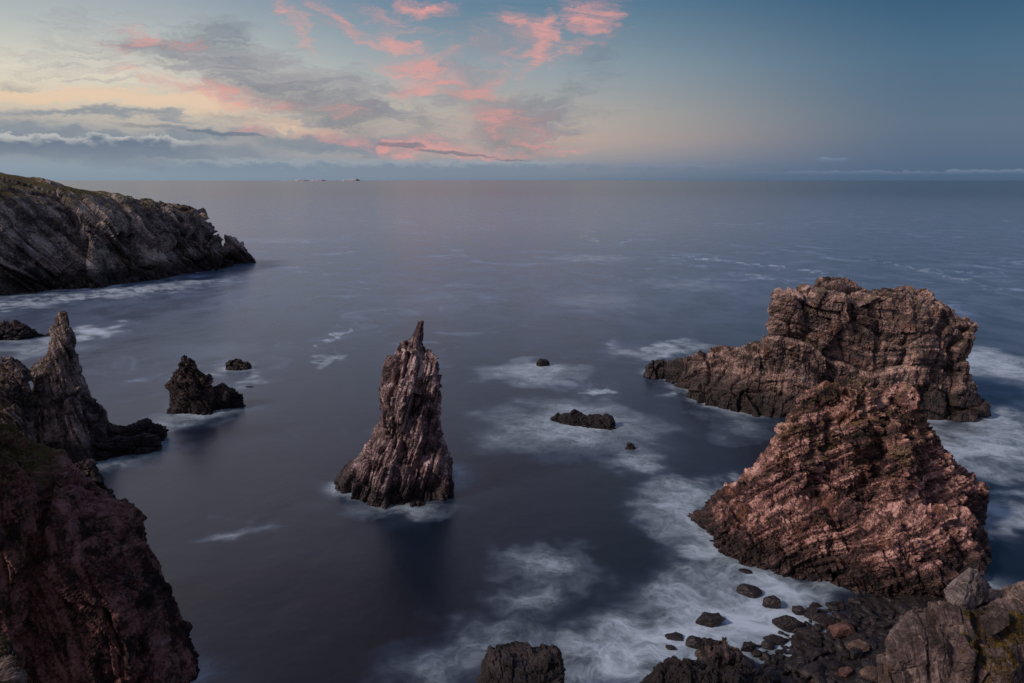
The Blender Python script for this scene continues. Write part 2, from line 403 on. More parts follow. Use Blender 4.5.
me = rockify(remesh(bm, .15), beds=(-.42, .50, .76), bed_t=1.7, bed_amp=.72, big=(9, .3), joint=((5.0, .75), (2.4, .62), (.95, .24)), stretch=(1.0, .6, 1.0), seed=35, fold=.25, fine=.07, rib=.36)
tag(link('sea_stack', me, M_front), 'jagged pink banded stack, nearer of the right-hand pair, standing above the boulder beach', 'sea stack')

# tall needle on the left
bm = bmesh.new()
loft(bm, [(57, 309), (53, 314), (49, 335), (43, 360), (34, 375), (27, 395), (21, 425), (14, 470)],
     [(70, 310), (75, 335), (77, 358), (76, 378), (88, 398), (102, 412), (108, 440), (112, 470)],
     126, 6, 6, tf=.3, tb=.25, p=.9, n=2.6)
loft(bm, [(60, 384), (52, 440)], [(84, 392), (97, 410), (108, 455)], 125, 6, 4, tf=.7, n=2.2)
me = rockify(remesh(bm, .15), beds=(.95, .2, .25), bed_t=1.0, bed_amp=.4, big=(7, .8), joint=((4, .9), (1.6, .4), (.7, .16)), stretch=(.6, 1.2, 2.4), seed=47, fold=.25, fine=.07, keep=lambda v: np.clip(1-(v[:, 2]-18)/12, .55, 1))
tag(link('sea_stack', me, M_left), 'tall grey needle of rock with a yellow lichen tip near the left edge', 'sea stack')
bm = bmesh.new()
loft(bm, [(-10, 372), (-30, 400), (-40, 440), (-45, 475)], [(14, 359), (24, 364), (31, 378), (34, 400), (32, 440), (36, 475)], 119, 6, 6, tf=.3, tb=.2, n=2.3)
loft(bm, [(8, 360), (0, 372), (-8, 400)], [(16, 358), (27, 370), (30, 400)], 118, 3, 3, tf=.4, n=2.2, bot=5)
me = rockify(remesh(bm, .15), beds=(.8, .2, .55), bed_t=1.0, bed_amp=.4, big=(6, .8), joint=((3.5, .9), (1.5, .4), (.6, .16)), stretch=(.7, 1.2, 2), seed=51, fold=.3, fine=.1)
tag(link('sea_stack', me, M_left), 'short dark stack touching the tall needle, cut by the left edge of the photo', 'sea stack')
bm = bmesh.new()
ridge_px(bm, [(70, 432, 130, 4, 4), (95, 424, 130, 4, 4), (120, 426, 130, 3.5, 3), (145, 420, 132, 3, 3), (165, 424, 133, 2, 2)], n=2.0)
ridge_px(bm, [(80, 436, 124, 4, 4), (110, 436, 125, 4, 3), (140, 433, 127, 3, 2), (160, 437, 128, 1.6, 1.6)], n=2.0)
me = rockify(remesh(bm, .14), beds=(.3, -.2, 1), bed_t=.6, bed_amp=.35, big=(6, .5), joint=((3.0, .5), (1.3, .3), (.6, .14)), stretch=(.5, 1.4, 1.4), seed=58, fold=.4, fine=.08)
tag(link('rock_ledge', me, M_dark), 'low flat rock ledges reaching into the water from the foot of the tall needle', 'rock')

# small stack with a low tail
bm = bmesh.new()
loft(bm, [(184, 358), (176, 362), (172, 380), (168, 398), (161, 411)], [(194, 358), (200, 372), (212, 386), (216, 408)], 151, 4, 4, tf=.3, tb=.3, n=2.4)
ridge_px(bm, [(195, 392, 152, 3, 3), (215, 388, 153, 3.5, 3), (232, 387, 154, 2.4, 2.4), (242, 392, 155, 1.2, 1.2)], n=2.4)
me = rockify(remesh(bm, .16), beds=(.5, -.1, 1), bed_t=.9, bed_amp=.35, big=(5, .7), joint=((3.2, .8), (1.4, .4), (.7, .18)), stretch=(.8, 1, 1.5), seed=61, fold=.4, fine=.1)
tag(link('sea_stack', me, M_dark), 'small black hump-shaped stack with a low tail, between the needle and the middle stack', 'sea stack')

def islet(name, pts, seed, mat, label, cat='rock', vox=.13, amp=.35, n=2.3):
    b = bmesh.new(); ridge_px(b, pts, n=n)
    m = rockify(remesh(b, vox), beds=(.2, -.2, 1), bed_t=.6, bed_amp=amp*.5, big=(4, amp), joint=((2.4, amp), (1.1, amp*.5), (.5, amp*.25)), stretch=(.7, 1.2, 1.2), seed=seed, fold=.3, fine=.06)
    return tag(link(name, m, mat), label, cat)
islet('sea_rock', [(226, 366, 187, 1, 1), (229, 360, 187, 2.2, 2.2), (240, 359, 187, 2.4, 2.4), (248, 361, 187, 2, 2), (251, 366, 187, 1, 1)], 63, M_dark, 'small flat-topped black rock in the water behind the hump-shaped stack', vox=.18)
islet('sea_rock', [(-40, 326, 228, 6, 5), (-5, 325, 227, 6, 5), (12, 322, 226, 6, 5), (25, 326, 226, 5, 4), (38, 329, 228, 3, 3), (50, 334, 229, 1.5, 1.5)], 65, M_dark, 'low black reef in white wash behind the needle, below the headland', vox=.25, amp=.7)
islet('sea_rock', [(549, 419, 145, 1.2, 1.2), (556, 415, 144, 2.2, 2.2), (566, 413, 143, 2.6, 2.4), (574, 410, 142.5, 2.8, 2.4), (584, 413, 142, 3, 2.4), (600, 413, 141, 3.4, 2.4), (612, 417, 140, 3, 2), (618, 424, 139.5, 1.4, 1.2)], 67, M_dark, 'long low dark rock inside the wide ring of foam in mid bay')
islet('sea_rock', [(536, 362, 190, .8, .8), (540, 358, 190, 1.6, 1.5), (546, 359, 190, 1.4, 1.4), (550, 363, 190, .6, .6)], 69, M_dark, 'tiny black rock in the faint far ring of foam in mid bay', vox=.15, amp=.2)
islet('sea_rock', [(624, 449, 127.5, .6, .6), (628, 443, 127.5, 1.1, 1), (633, 444, 127.5, 1.1, 1), (637, 450, 127.5, .5, .5)], 71, M_dark, 'small pointed dark rock just right of the long low rock in mid bay', vox=.11, amp=.2)
islet('sea_rock', [(243, 387, 169, .5, .5), (249, 386, 169, .8, .8), (254, 387, 169, .4, .4)], 72, M_dark, 'barely showing black rock off the tail of the hump-shaped stack', vox=.12, amp=.15)
islet('sea_rock', [(203, 375, 180, .4, .4), (208, 373, 180, .8, .8), (213, 375, 180, .4, .4)], 74, M_dark, 'barely showing black rock right behind the hump-shaped stack', vox=.12, amp=.15)
islet('sea_rock', [(545, 565, 86, .3, .3), (549, 563, 86, .7, .6), (554, 565, 86, .3, .3)], 76, M_dark, 'barely awash rock in the thin foam between the middle stack and the beach', vox=.08, amp=.1)
# dark flat-topped rock cut by the bottom of the frame
bm = bmesh.new()
loft(bm, [(486, 662), (481, 668), (479, 700), (476, 760)], [(556, 660), (564, 664), (566, 700), (568, 760)], 56, 4, 4, tf=.75, tb=.75, n=2.8)
block(bm, P(551, 659, 56), (1.9, 2.2, 1.0), (0, .1, .3), seed=5)
block(bm, P(512, 662, 56), (1.9, 2.2, 1.0), (0, .05, .1), seed=7)
me = rockify(remesh(bm, .09), beds=(.1, 0, 1), bed_t=.7, bed_amp=.14, big=(3, .25), joint=((1.8, .26), (.8, .14), (.4, .07)), stretch=(1, 1, 1), seed=81, fold=.3, fine=.05)
tag(link('sea_stack', me, M_black), 'flat-topped black rock cut by the bottom edge, left of the boulder beach', 'sea stack')
# dark knoll at the near end of the beach
bm = bmesh.new()
ridge_px(bm, [(640, 700, 56, 2, 2), (660, 672, 56.5, 3, 2.5), (685, 660, 57, 3.4, 3), (712, 661, 57.5, 3.5, 3), (740, 668, 58, 3.5, 3), (770, 680, 58, 3, 3)], n=2.3)
me = rockify(remesh(bm, .09), beds=(.3, -.1, 1), bed_t=.7, bed_amp=.14, big=(3, .3), joint=((1.8, .35), (.8, .18), (.4, .08)), stretch=(1, 1, 1), seed=83, fold=.3, fine=.05)
tag(link('rock_knoll', me, M_black), 'rounded black rock knoll at the bottom edge where the beach begins', 'rock')
bm = bmesh.new()
block(bm, P(717, 655, 60), (3.6, 3, 2.6), (.1, .15, .2), seed=9, cut=10)
me = rockify(remesh(bm, .08), beds=(.3, -.1, 1), bed_t=.6, bed_amp=.1, big=(2, .3), joint=((1.2, .3), (.6, .14), (.3, .07)), stretch=(1, 1, 1), seed=84, fold=.3, fine=.04)
tag(link('boulder', me, M_dark), 'large craggy brown boulder at the edge of the surf on top of the black knoll', 'boulder')

# ---------------------------------------------------------------- headland far left
bm = bmesh.new()
hs = [(-420, 128, 318, 60, 60), (-220, 148, 335, 60, 60), (-60, 168, 352, 60, 55), (0, 174, 362, 58, 50), (45, 180, 374, 56, 46), (90, 192, 388, 52, 40),
      (125, 199, 402, 46, 36), (160, 205, 416, 40, 30), (196, 214, 432, 32, 24)]
ridge_px(bm, hs, n=3.2, m=2.6, bot=-6)
ridge_px(bm, [(150, 222, 396, 26, 20), (190, 228, 412, 24, 20), (206, 240, 425, 22, 16), (222, 246, 432, 16, 12), (226, 238, 436, 7, 8), (243, 243, 440, 6, 6), (246, 252, 441, 6, 6), (254, 262, 444, 2, 2)], n=2.4, bot=-6)
for (a, t, b, Yb, wd) in ((30, 212, 287, 322, 26), (88, 232, 282, 334, 18), (62, 248, 286, 328, 14), (130, 226, 280, 352, 16), (160, 236, 277, 362, 12), (-30, 205, 290, 312, 26)):
    loft(bm, [(a-wd*.5, t), (a-wd, (t+b)/2), (a-wd*1.2, b)], [(a+wd*.5, t), (a+wd, (t+b)/2), (a+wd*1.2, b)], Yb+12, 16, 30, tf=.3, tb=1, n=2.2, bot=-6)
me = rockify(remesh(bm, .62), beds=(.6, .5, .6), bed_t=5, bed_amp=1.0, big=(34, 1.2), joint=((22, 5.0), (9, 2.2), (3.5, .7)), stretch=(.6, 1, 2.6), seed=91, fold=.3, fine=.4, hscale=90, keep=lambda v: np.clip(1.25-np.maximum(v[:, 2]-24, 0)/22, .25, 1))
tag(link('headland', me, M_head), 'long headland of dark cliffs with a thin green top at the left of the horizon', 'headland', kind='structure')

# ---------------------------------------------------------------- near cliff, lower left
bm = bmesh.new()
loft(bm, [(-200, 380), (-230, 500), (-260, 700)], [(-30, 420), (2, 436), (40, 458), (80, 476), (102, 488), (125, 502), (148, 516), (150, 535), (153, 552), (163, 566), (166, 590), (177, 608), (184, 626), (187, 660), (189, 720)],
     66, 16, 6, tf=.5, tb=.1, p=1.0, n=2.6, run=-.7)
loft(bm, [(-60, 420), (-60, 700)], [(-10, 440), (14, 452), (26, 480), (28, 520), (24, 600), (18, 700)], 58, 9, 8, tf=.5, tb=.2, n=2.2)
loft(bm, [(56, 496), (40, 560), (30, 700)], [(76, 516), (108, 555), (135, 600), (150, 700)], 58, 7, 10, tf=.3, tb=1, n=2.0)
me = rockify(remesh(bm, .15), beds=(.85, -.2, .3), bed_t=1.0, bed_amp=.35, big=(10, .5), joint=((5, .8), (2, .5), (.8, .2)), stretch=(.6, 1.2, 2.4), seed=101, fold=.5, fine=.12)
tag(link('cliff', me, M_cliff), 'dark red cliff with green turf at its upper left, filling the lower left corner', 'cliff', kind='structure')
bm = bmesh.new()
ridge_px(bm, [(66, 470, 76, 2, 2), (78, 460, 76, 2.4, 2.4), (88, 461, 76, 2.2, 2.2), (94, 470, 75, 2, 2), (96, 482, 74, 2, 2)], n=2.2, bot=6)
me = rockify(remesh(bm, .12), beds=(.5, 0, 1), bed_t=.6, bed_amp=.2, big=(3, .3), joint=((2, .4), (.9, .2), (.4, .1)), stretch=(1, 1, 1.4), seed=104, fold=.3, fine=.06)
tag(link('rock_outcrop', me, M_dark), 'small craggy outcrop on the shoulder of the dark red cliff below the needle', 'rock')
#ENDROCKS
# ---------------------------------------------------------------- beach and boulders
A0 = S(672, 712); A1 = S(868, 600)
ax, ay = A1[0]-A0[0], A1[1]-A0[1]; al = math.hypot(ax, ay); ax /= al; ay /= al
def shore(s, d):                        # s metres along the shoreline, d metres up the beach
    return A0[0]+ax*s+ay*d, A0[1]+ay*s-ax*d
def beach_z(x, y):
    d = (x-A0[0])*ay-(y-A0[1])*ax
    return -0.25+0.16*d+0*x
nx_, ny_ = 260, 200
sx = np.linspace(-16, 46, nx_); dd = np.linspace(-5, 26, ny_)
gs, gd = np.meshgrid(sx, dd, indexing='ij')
X = A0[0]+ax*gs+ay*gd; Y = A0[1]+ay*gs-ax*gd
Z = -0.25+0.16*gd
p3 = np.stack([X.ravel(), Y.ravel(), Z.ravel()*0], 1)
f1, f2, hid, vec = worley(p3/0.75, 5); g1, g2, hid2, _ = worley(p3/0.33, 6)
Zr = Z.ravel()+0.32*np.clip(1-f1*1.4, 0, 1)**.6*(.4+_rnd[hid, 1])+0.12*np.clip(1-g1*1.4, 0, 1)**.6+.5*fbm(p3/5, 3, 3)
V = np.stack([X.ravel(), Y.ravel(), Zr], 1)
idx = np.arange(nx_*ny_).reshape(nx_, ny_)
Q = np.stack([idx[:-1, :-1], idx[:-1, 1:], idx[1:, 1:], idx[1:, :-1]], -1).reshape(-1, 4)
me = grid_mesh('shingle_beach', V, Q)
at = me.attributes.new('bed', 'FLOAT', 'POINT'); at.data.foreach_set('value', (hid % 37).astype(np.float32)*.5)
tag(link('shingle_beach', me, M_cob[0]), kind='structure')

def boulder_mesh(seed, rnd, mat, vox=.075, sx=1.0, sz=.75):
    bm = bmesh.new()
    if rnd:
        bmesh.ops.create_icosphere(bm, subdivisions=3, radius=.5)
        for v in bm.verts: v.co.x *= 1.15*sx; v.co.y *= .95; v.co.z *= sz
        r = random.Random(seed)
        for _ in range(7):                # knock flats onto it
            nrm = Vector((r.uniform(-1, 1), r.uniform(-1, 1), r.uniform(-.6, 1))).normalized(); k = r.uniform(.30, .42)
            for v in bm.verts:
                d = v.co.dot(nrm)-k
                if d > 0: v.co -= nrm*d*.9
    else:
        block(bm, (0, 0, 0), (1.1*sx, .9, sz), (0, 0, 0), jit=.5, cut=7, seed=seed)
    me = remesh(bm, vox*.55); v, n = get(me)
    v = v+n*(facet(v/.42+seed, seed, .8, .25, .08)*.05+fbm(v/.2+seed, 3, seed)*.022)[:, None]; put(me, v)
    at = me.attributes.new('bed', 'FLOAT', 'POINT'); at.data.foreach_set('value', (v[:, 2]*3+seed+v[:, 0]).astype(np.float32))
    me.materials.append(mat); me.name = 'boulder'
    return me
BV = [boulder_mesh(200+i, i % 2 == 0, M_cob[0], sx=.85+.12*i) for i in range(6)]
BR = [boulder_mesh(220+i, i != 1, M_cob[1]) for i in range(2)]
BP = [boulder_mesh(230+i, i != 1, M_cob[2]) for i in range(2)]
def stone(me, x, y, z, s, label, group=None, rz=None, sc=(1, 1, 1), tilt=.3):
    o = bpy.data.objects.new('boulder', me); COL.objects.link(o)
    o.location = (x, y, z); o.scale = (s*sc[0], s*sc[1], s*sc[2])
    o.rotation_euler = (random.uniform(-tilt, tilt), random.uniform(-tilt, tilt), random.uniform(0, 6.28) if rz is None else rz)
    return tag(o, label, 'boulder', group)
SURF = [  # px, py, width in px, height factor, label
 (749, 593, 25, .55, 'long low dark boulder farthest out in the surf, below the pink stack'),
 (772, 606, 18, 1.15, 'pointed dark boulder alone in the white surf'),
 (799, 613, 14, .9, 'round dark boulder in the surf midway between the pointed one and the stack foot'),
 (709, 623, 24, .75, 'sloping dark boulder farthest left in the bright surf'),
 (789, 628, 25, .85, 'large humped dark boulder in the surf, widest of the free-standing ones'),
 (821, 621, 18, .75, 'oval dark boulder where the surf narrows beside the beach'),
 (695, 645, 19, .8, 'pale mist-veiled boulder in the surf above the black knoll'),
 (674, 637, 19, .32, 'flat boulder almost covered by the surf near the lower left of the white water'),
 (671, 648, 12, .35, 'small boulder awash under the pale mist-veiled one'),
 (748, 649, 15, .85, 'round black boulder in the surf right of the craggy brown boulder'),
 (777, 641, 21, .4, 'flat slab of a boulder washed over by the surf beside the beach edge'),
 (805, 638, 20, .9, 'black boulder at the top of the beach edge with foam on one side'),
 (768, 647, 14, .8, 'small black boulder below the washed-over slab'),
 (814, 578, 19, .7, 'dark rounded boulder against the foot of the pink stack'),
 (757, 655, 12, .7, 'smallest black boulder in the gap of foam by the knoll'),
 (815, 606, 10, .6, 'little boulder between the surf and the stack foot'),
 (823, 612, 9, .5, 'flat little boulder touching the stack foot in the surf'),
 (744, 571, 12, .3, 'shadowy boulder awash between the pink stack and the long low boulder'),
]
for i, (px, py, w, hf, lb) in enumerate(SURF):
    x, y, z = S(px, py); t = math.sqrt(x*x+y*y+H*H); s = w*t/F*.92
    stone(BV[i % 6], x, y, s*.14*min(hf, 1)-.05, s, lb, None, rz=random.uniform(-.5, .5), sc=(1, .8, hf*1.15), tilt=.15)
placed = [(S(a, b)[0], S(a, b)[1], w*.06) for a, b, w, _, _ in SURF]
cnt = 0; tries = 0
while cnt < 277 and tries < 30000:
    tries += 1
    s = random.uniform(-6, 42); d = random.uniform(-2.2, 15.5)
    if d < 0 and random.random() < .45: continue
    x, y = shore(s, d); r = .36+.95*random.random()**2.0
    if d > 5: r *= .85
    if any((x-a)**2+(y-b)**2 < ((r+c)*.60)**2 for a, b, c in placed): continue
    px = 512+F*x/(y*cP+H*sP); py = 341.5+F*(H*cP-y*sP)/(y*cP+H*sP)
    if px > 925 or py > 700 or px < 655: continue
    placed.append((x, y, r)); cnt += 1
    u = random.random()
    if d < 3 or u < .86 or r > .62: me_, lb, g = random.choice(BV), 'black wet boulder, one of the many piled on the beach below the pink stack', 'black boulders piled on the beach'
    elif u < .95: me_, lb, g = random.choice(BR), 'dull red boulder lying among the black ones on the beach', 'dull red boulders on the beach'
    else: me_, lb, g = random.choice(BP), 'small tan boulder lying among the black ones on the beach', 'small tan boulders on the beach'
    stone(me_, x, y, max(beach_z(x, y), -.15)+r*.35, r*2, lb, g, sc=(1, .85, random.uniform(.6, .95)))
def on_beach(px, py, w, me, lb, sc, rz=.3):
    x, y, z = S(px, py, 1.6); t = math.sqrt(x*x+y*y+H*H); s = w*t/F
    stone(me, x, y, beach_z(x, y)+s*.3, s, lb, None, rz=rz, sc=sc, tilt=.15)
on_beach(858, 646, 21, BP[1], 'long tan boulder, the largest pale one on the beach', (1, .7, .45), .5)
on_beach(847, 670, 13, BR[0], 'rounded pink boulder low on the beach near the bottom edge of the photo', (1, .9, .7))
on_beach(842, 624, 24, BR[1], 'wide rust-brown boulder at the upper end of the beach beside the surf', (1, .7, .5), .1)
on_beach(872, 676, 18, BP[0], 'tan boulder beside the grey outcrop at the bottom edge of the photo', (1, .8, .7))

# ---------------------------------------------------------------- grey outcrop, lower right
def hp(bm, pts): hull(bm, [P(*q) for q in pts])
bm = bmesh.new()
hp(bm, [(889, 641, 37), (916, 633, 36.6), (946, 642, 36.2), (958, 690, 35.5), (958, 900, 34), (882, 900, 35), (886, 690, 36), (911, 607, 39.5), (928, 604, 40), (958, 611, 40.5), (958, 900, 42), (886, 900, 42)])
hp(bm, [(877, 656, 38), (883, 653, 37.7), (889, 660, 37.6), (892, 900, 36), (874, 900, 36), (878, 655, 39), (890, 655, 39.5), (890, 900, 40)])
hp(bm, [(922, 606, 38.6), (944, 603, 39), (966, 608, 38), (975, 640, 37), (972, 900, 34), (940, 900, 34), (924, 640, 37.4), (930, 602, 41.5), (970, 600, 42), (970, 900, 43)])
hp(bm, [(966, 611, 38.5), (985, 607, 39.5), (1010, 596, 40.5), (1040, 590, 41), (1070, 900, 34), (962, 900, 34), (975, 650, 37), (1050, 640, 37.4), (960, 598, 43), (1060, 575, 44), (1060, 900, 44)])
hp(bm, [(1003, 590, 41), (1014, 582, 41.4), (1030, 580, 41), (1045, 574, 41), (1060, 620, 39), (1020, 628, 38.6), (1008, 612, 39.4), (1010, 585, 43), (1060, 572, 44), (1060, 640, 44)])
hp(bm, [(940, 640, 37), (962, 634, 36.6), (972, 648, 36), (966, 720, 35), (946, 720, 35), (950, 632, 38.5), (974, 634, 38.5)])
hp(bm, [(980, 655, 36.6), (1002, 648, 36.2), (1014, 668, 35.6), (1000, 720, 34.8), (976, 720, 35), (990, 646, 38), (1020, 655, 38)])
me = rockify(remesh(bm, .065), beds=(.9, -.3, .3), bed_t=.9, bed_amp=.045, big=(3, .05), joint=((2.4, .20), (1.0, .13), (.4, .03)), stretch=(.7, 1.3, 1.6), seed=121, fold=.1, fine=.012, hscale=10)
OUT = tag(link('rock_outcrop', me, M_near), 'big grey slabby outcrop with pale veins and moss in the lower right corner', 'rock')
def hull_thing(pts, mat, label, seed, vox=.05, amp=.03):
    bm = bmesh.new(); hp(bm, pts)
    me = rockify(remesh(bm, vox), beds=(.3, -.3, .9), bed_t=.8, bed_amp=amp*.6, big=(2, amp*1.5), joint=((1.4, amp*1.4), (.6, amp*1.2), (.25, amp*.5)), stretch=(1, 1, 1), seed=seed, fold=.2, fine=.012, hscale=8)
    return tag(link('boulder', me, mat), label, 'boulder')
hull_thing([(972, 567, 40.4), (954, 580, 40), (943.5, 590, 39.6), (947, 606, 39), (958, 612, 38.8), (965, 600, 38.9), (974, 610, 39.2), (990, 592, 40.2), (986, 580, 41.4), (966, 569, 41.5), (950, 590, 41.8), (985, 603, 41.5)],
           M_block, 'pale pyramid-shaped boulder perched on top of the grey outcrop', 131, amp=.05)
hull_thing([(979, 618, 38), (996, 607, 38.4), (1009, 612, 38.2), (1011, 626, 37.4), (999, 634, 36.9), (987, 638, 36.8), (981, 628, 37.3), (1000, 607, 39.6), (985, 612, 39.6)],
           M_near, 'square-edged grey block wedged in the outcrop below the pyramid-shaped boulder', 133)

# small plants: blades on the tops of rocks, one mesh for each cover
def tufts(name, me, mat, region, count, hgt, seed, nzmin=.35, label=None):
    r = np.random.default_rng(seed); n = len(me.polygons)
    c = np.empty(n*3); me.polygons.foreach_get('center', c); c = c.reshape(-1, 3)
    nn = np.empty(n*3); me.polygons.foreach_get('normal', nn); nn = nn.reshape(-1, 3)
    pyx = 512+F*c[:, 0]/(c[:, 1]*cP-(c[:, 2]-H)*sP); pyy = 341.5-F*((c[:, 2]-H)*cP+c[:, 1]*sP)/(c[:, 1]*cP-(c[:, 2]-H)*sP)
    x0, y0, x1, y1 = region
    patch = fbm(c/1.1, 3, seed)
    ok = np.where((pyx > x0) & (pyx < x1) & (pyy > y0) & (pyy < y1) & (nn[:, 2] > nzmin) & (patch > -.02))[0]
    if len(ok) == 0: print('NO TUFTS', name); return
    pick = r.choice(ok, count); V = []; 
    base = c[pick]+r.normal(size=(count, 3))*.03; a = r.random(count)*6.28; h = hgt*(.5+r.random(count))
    w = h*.10; dx, dy = np.cos(a)*w, np.sin(a)*w; lx, ly = r.normal(size=count)*h*.4, r.normal(size=count)*h*.4
    z = np.zeros(count)
    v0 = base+np.stack([-dx, -dy, z-.03], 1); v1 = base+np.stack([dx, dy, z-.03], 1)
    v2 = base+np.stack([dx*.7+lx*.4, dy*.7+ly*.4, h*.6], 1); v3 = base+np.stack([lx-dx*.1, ly-dy*.1, h], 1)
    V = np.stack([v0, v1, v2, v3], 1).reshape(-1, 3); Qd = np.arange(count*4).reshape(-1, 4)
    m2 = grid_mesh(name, V, Qd)
    tag(link(name, m2, mat), kind='stuff')
def leaf_mat(name, a, b):
    m = bpy.data.materials.new(name); m.use_nodes = True; T = NT(m.node_tree)
    pos = T.new('ShaderNodeNewGeometry').outputs['Position']
    col = T.mix(T.rng(T.noise(pos, 2.2, 5, .7), .4, .6), a, b)
    p = T.new('ShaderNodeBsdfPrincipled'); T._in(p.inputs['Base Color'], col); p.inputs['Roughness'].default_value = .8
    o = T.new('ShaderNodeOutputMaterial'); T.l.new(p.outputs[0], o.inputs[0]); return m
M_turf = leaf_mat('turf', lin(58, 62, 32), lin(118, 108, 60))
M_tuft = leaf_mat('tuft', lin(70, 66, 30), lin(132, 112, 52))
tufts('moss', OUT.data, M_tuft, (962, 612, 1040, 700), 16000, .10, 5, .25)
tufts('grass', bpy.data.objects['cliff'].data, M_turf, (-40, 420, 34, 580), 30000, .16, 6, .2)
# mossy ledge at the bottom left corner
bm = bmesh.new()
hp(bm, [(-60, 640, 30), (-5, 640, 30), (6, 650, 29.6), (10, 664, 29), (18, 700, 28), (18, 900, 27), (-60, 900, 27), (-60, 640, 33), (0, 636, 32), (10, 900, 33)])
me = rockify(remesh(bm, .06), beds=(.9, -.3, .3), bed_t=.6, bed_amp=.06, big=(2, .2), joint=((1.4, .3), (.6, .14), (.25, .05)), stretch=(1, 1, 1.3), seed=141, fold=.2, fine=.03, hscale=10)
o = tag(link('rock_ledge', me, M_near), 'small mossy grey rock ledge in the bottom left corner of the photo', 'rock')
tufts('moss', me, M_tuft, (-60, 600, 60, 700), 6000, .14, 8, .1)

# ---------------------------------------------------------------- islands on the horizon
M_isle = rock_mat('hazed_island_rock', [lin(162, 170, 186), lin(168, 176, 190), lin(172, 180, 194), lin(176, 184, 198)], 0, scale=.004, bump=1.0)  # pale bluish rock colour paints in the haze of distance
def island(px0, px1, hs_, label):
    Yd = 40000.0; hs_ = [h*.8 for h in hs_]; b = bmesh.new(); st = []
    for k, h in enumerate(hs_):
        px = px0+(px1-px0)*k/(len(hs_)-1); st.append(((px-512)/F*(Yd*cP+H*sP), Yd, h, 260 if 0 < k < len(hs_)-1 else 60, 260 if 0 < k < len(hs_)-1 else 60))
    ridge(b, st, bot=-30); bmesh.ops.subdivide_edges(b, edges=b.edges, cuts=2, use_grid_fill=True)
    me = bpy.data.meshes.new('island'); b.to_mesh(me); b.free()
    v, n = get(me); v = v+n*(fbm(v/180, 4, int(px0))*14)[:, None]; put(me, v)
    tag(link('island', me, M_isle), label, 'island', kind=None)
island(295, 309, [45, 105, 120, 90, 40], 'low faint island, leftmost on the horizon')
island(311, 326, [40, 95, 85, 110, 105, 45], 'low faint island, second from the left on the horizon')
island(342, 360, [60, 110, 120, 125, 165, 170, 60], 'faint island with a taller right end, rightmost on the horizon')

# ---------------------------------------------------------------- sea
dep = np.concatenate([np.linspace(math.radians(62), math.radians(45), 30)[:-1], np.linspace(math.radians(45), math.radians(3.0), 560)[:-1], np.geomspace(math.radians(3.0), math.radians(.035), 90)])
rad = H/np.tan(dep)
ang = np.concatenate([np.linspace(-42, 42, 640), np.linspace(42, 318, 70)[1:-1]])*math.pi/180
RR, AA = np.meshgrid(rad, ang, indexing='ij')
X = (RR*np.sin(AA)).ravel(); Y = (RR*np.cos(AA)).ravel(); nr, na = RR.shape
idx = np.arange(nr*na).reshape(nr, na); nxt = np.roll(idx, -1, axis=1)
Q = np.stack([idx[:-1], nxt[:-1], nxt[1:], idx[1:]], -1).reshape(-1, 4)[:, ::-1]
V = np.stack([X, Y, X*0], 1)
# foam: brewed where the swell breaks on rock, then drawn out by the long swell
FOAM = [  # px, py, rx, ry, strength, ring (0 full, 1 hollow)
 (533, 373, 60, 15, .55, .3), (550, 368, 30, 8, .4, 0), (572, 426, 100, 32, .62, .2), (640, 462, 40, 20, .42, 0), (500, 432, 36, 14, .3, 0), (602, 391, 21, 6, .75, 0),
 (682, 508, 54, 34, .72, .2), (735, 490, 40, 14, .5, 0), (700, 555, 40, 24, .5, 0),
 (552, 566, 56, 26, .48, .2), (530, 600, 50, 24, .35, 0), (750, 615, 88, 40, 1.0, 0), (700, 600, 90, 34, .5, 0), (690, 640, 110, 44, .85, 0), (790, 590, 50, 26, .7, 0), (790, 640, 70, 30, .8, 0),
 (605, 655, 80, 42, .70, 0), (620, 690, 110, 40, .5, 0), (500, 645, 90, 40, .42, 0), (430, 665, 50, 44, .40, .2), (740, 580, 60, 20, .45, 0),
 (235, 532, 44, 12, .34, 0), (330, 338, 6, 14, .5, 0), (325, 362, 10, 12, .4, 0), (345, 490, 22, 12, .25, 0), (400, 506, 60, 12, .45, .2), (450, 478, 40, 12, .22, 0),
 (95, 333, 26, 12, .75, 0), (60, 340, 30, 8, .35, 0), (30, 350, 60, 12, .3, 0), (15, 305, 50, 5, .5, 0), (80, 296, 80, 3.5, .5, 0), (140, 290, 60, 3, .55, 0), (190, 282, 50, 4, .35, 0), (110, 287, 90, 2.5, .6, 0),
 (195, 414, 45, 12, .4, .3), (150, 445, 40, 14, .40, 0), (110, 462, 50, 12, .3, 0), (250, 380, 22, 6, .4, 0), (170, 425, 40, 8, .35, 0),
 (660, 352, 62, 10, .5, 0), (690, 345, 40, 7, .35, 0), (735, 428, 40, 14, .3, .3), (680, 395, 30, 8, .35, 0),
 (985, 362, 55, 20, .75, .3), (1010, 372, 50, 26, .45, 0), (985, 415, 40, 22, .65, 0), (975, 450, 60, 26, .85, .2), (1020, 440, 60, 30, .55, 0), (1005, 520, 50, 28, .7, 0), (1000, 490, 40, 14, .4, 0),
 (600, 300, 90, 18, .18, 0), (690, 285, 80, 10, .18, 0), (440, 300, 80, 24, .12, 0), (590, 258, 70, 6, .22, 0), (220, 350, 90, 16, .14, 0), (280, 240, 120, 6, .16, 0)]
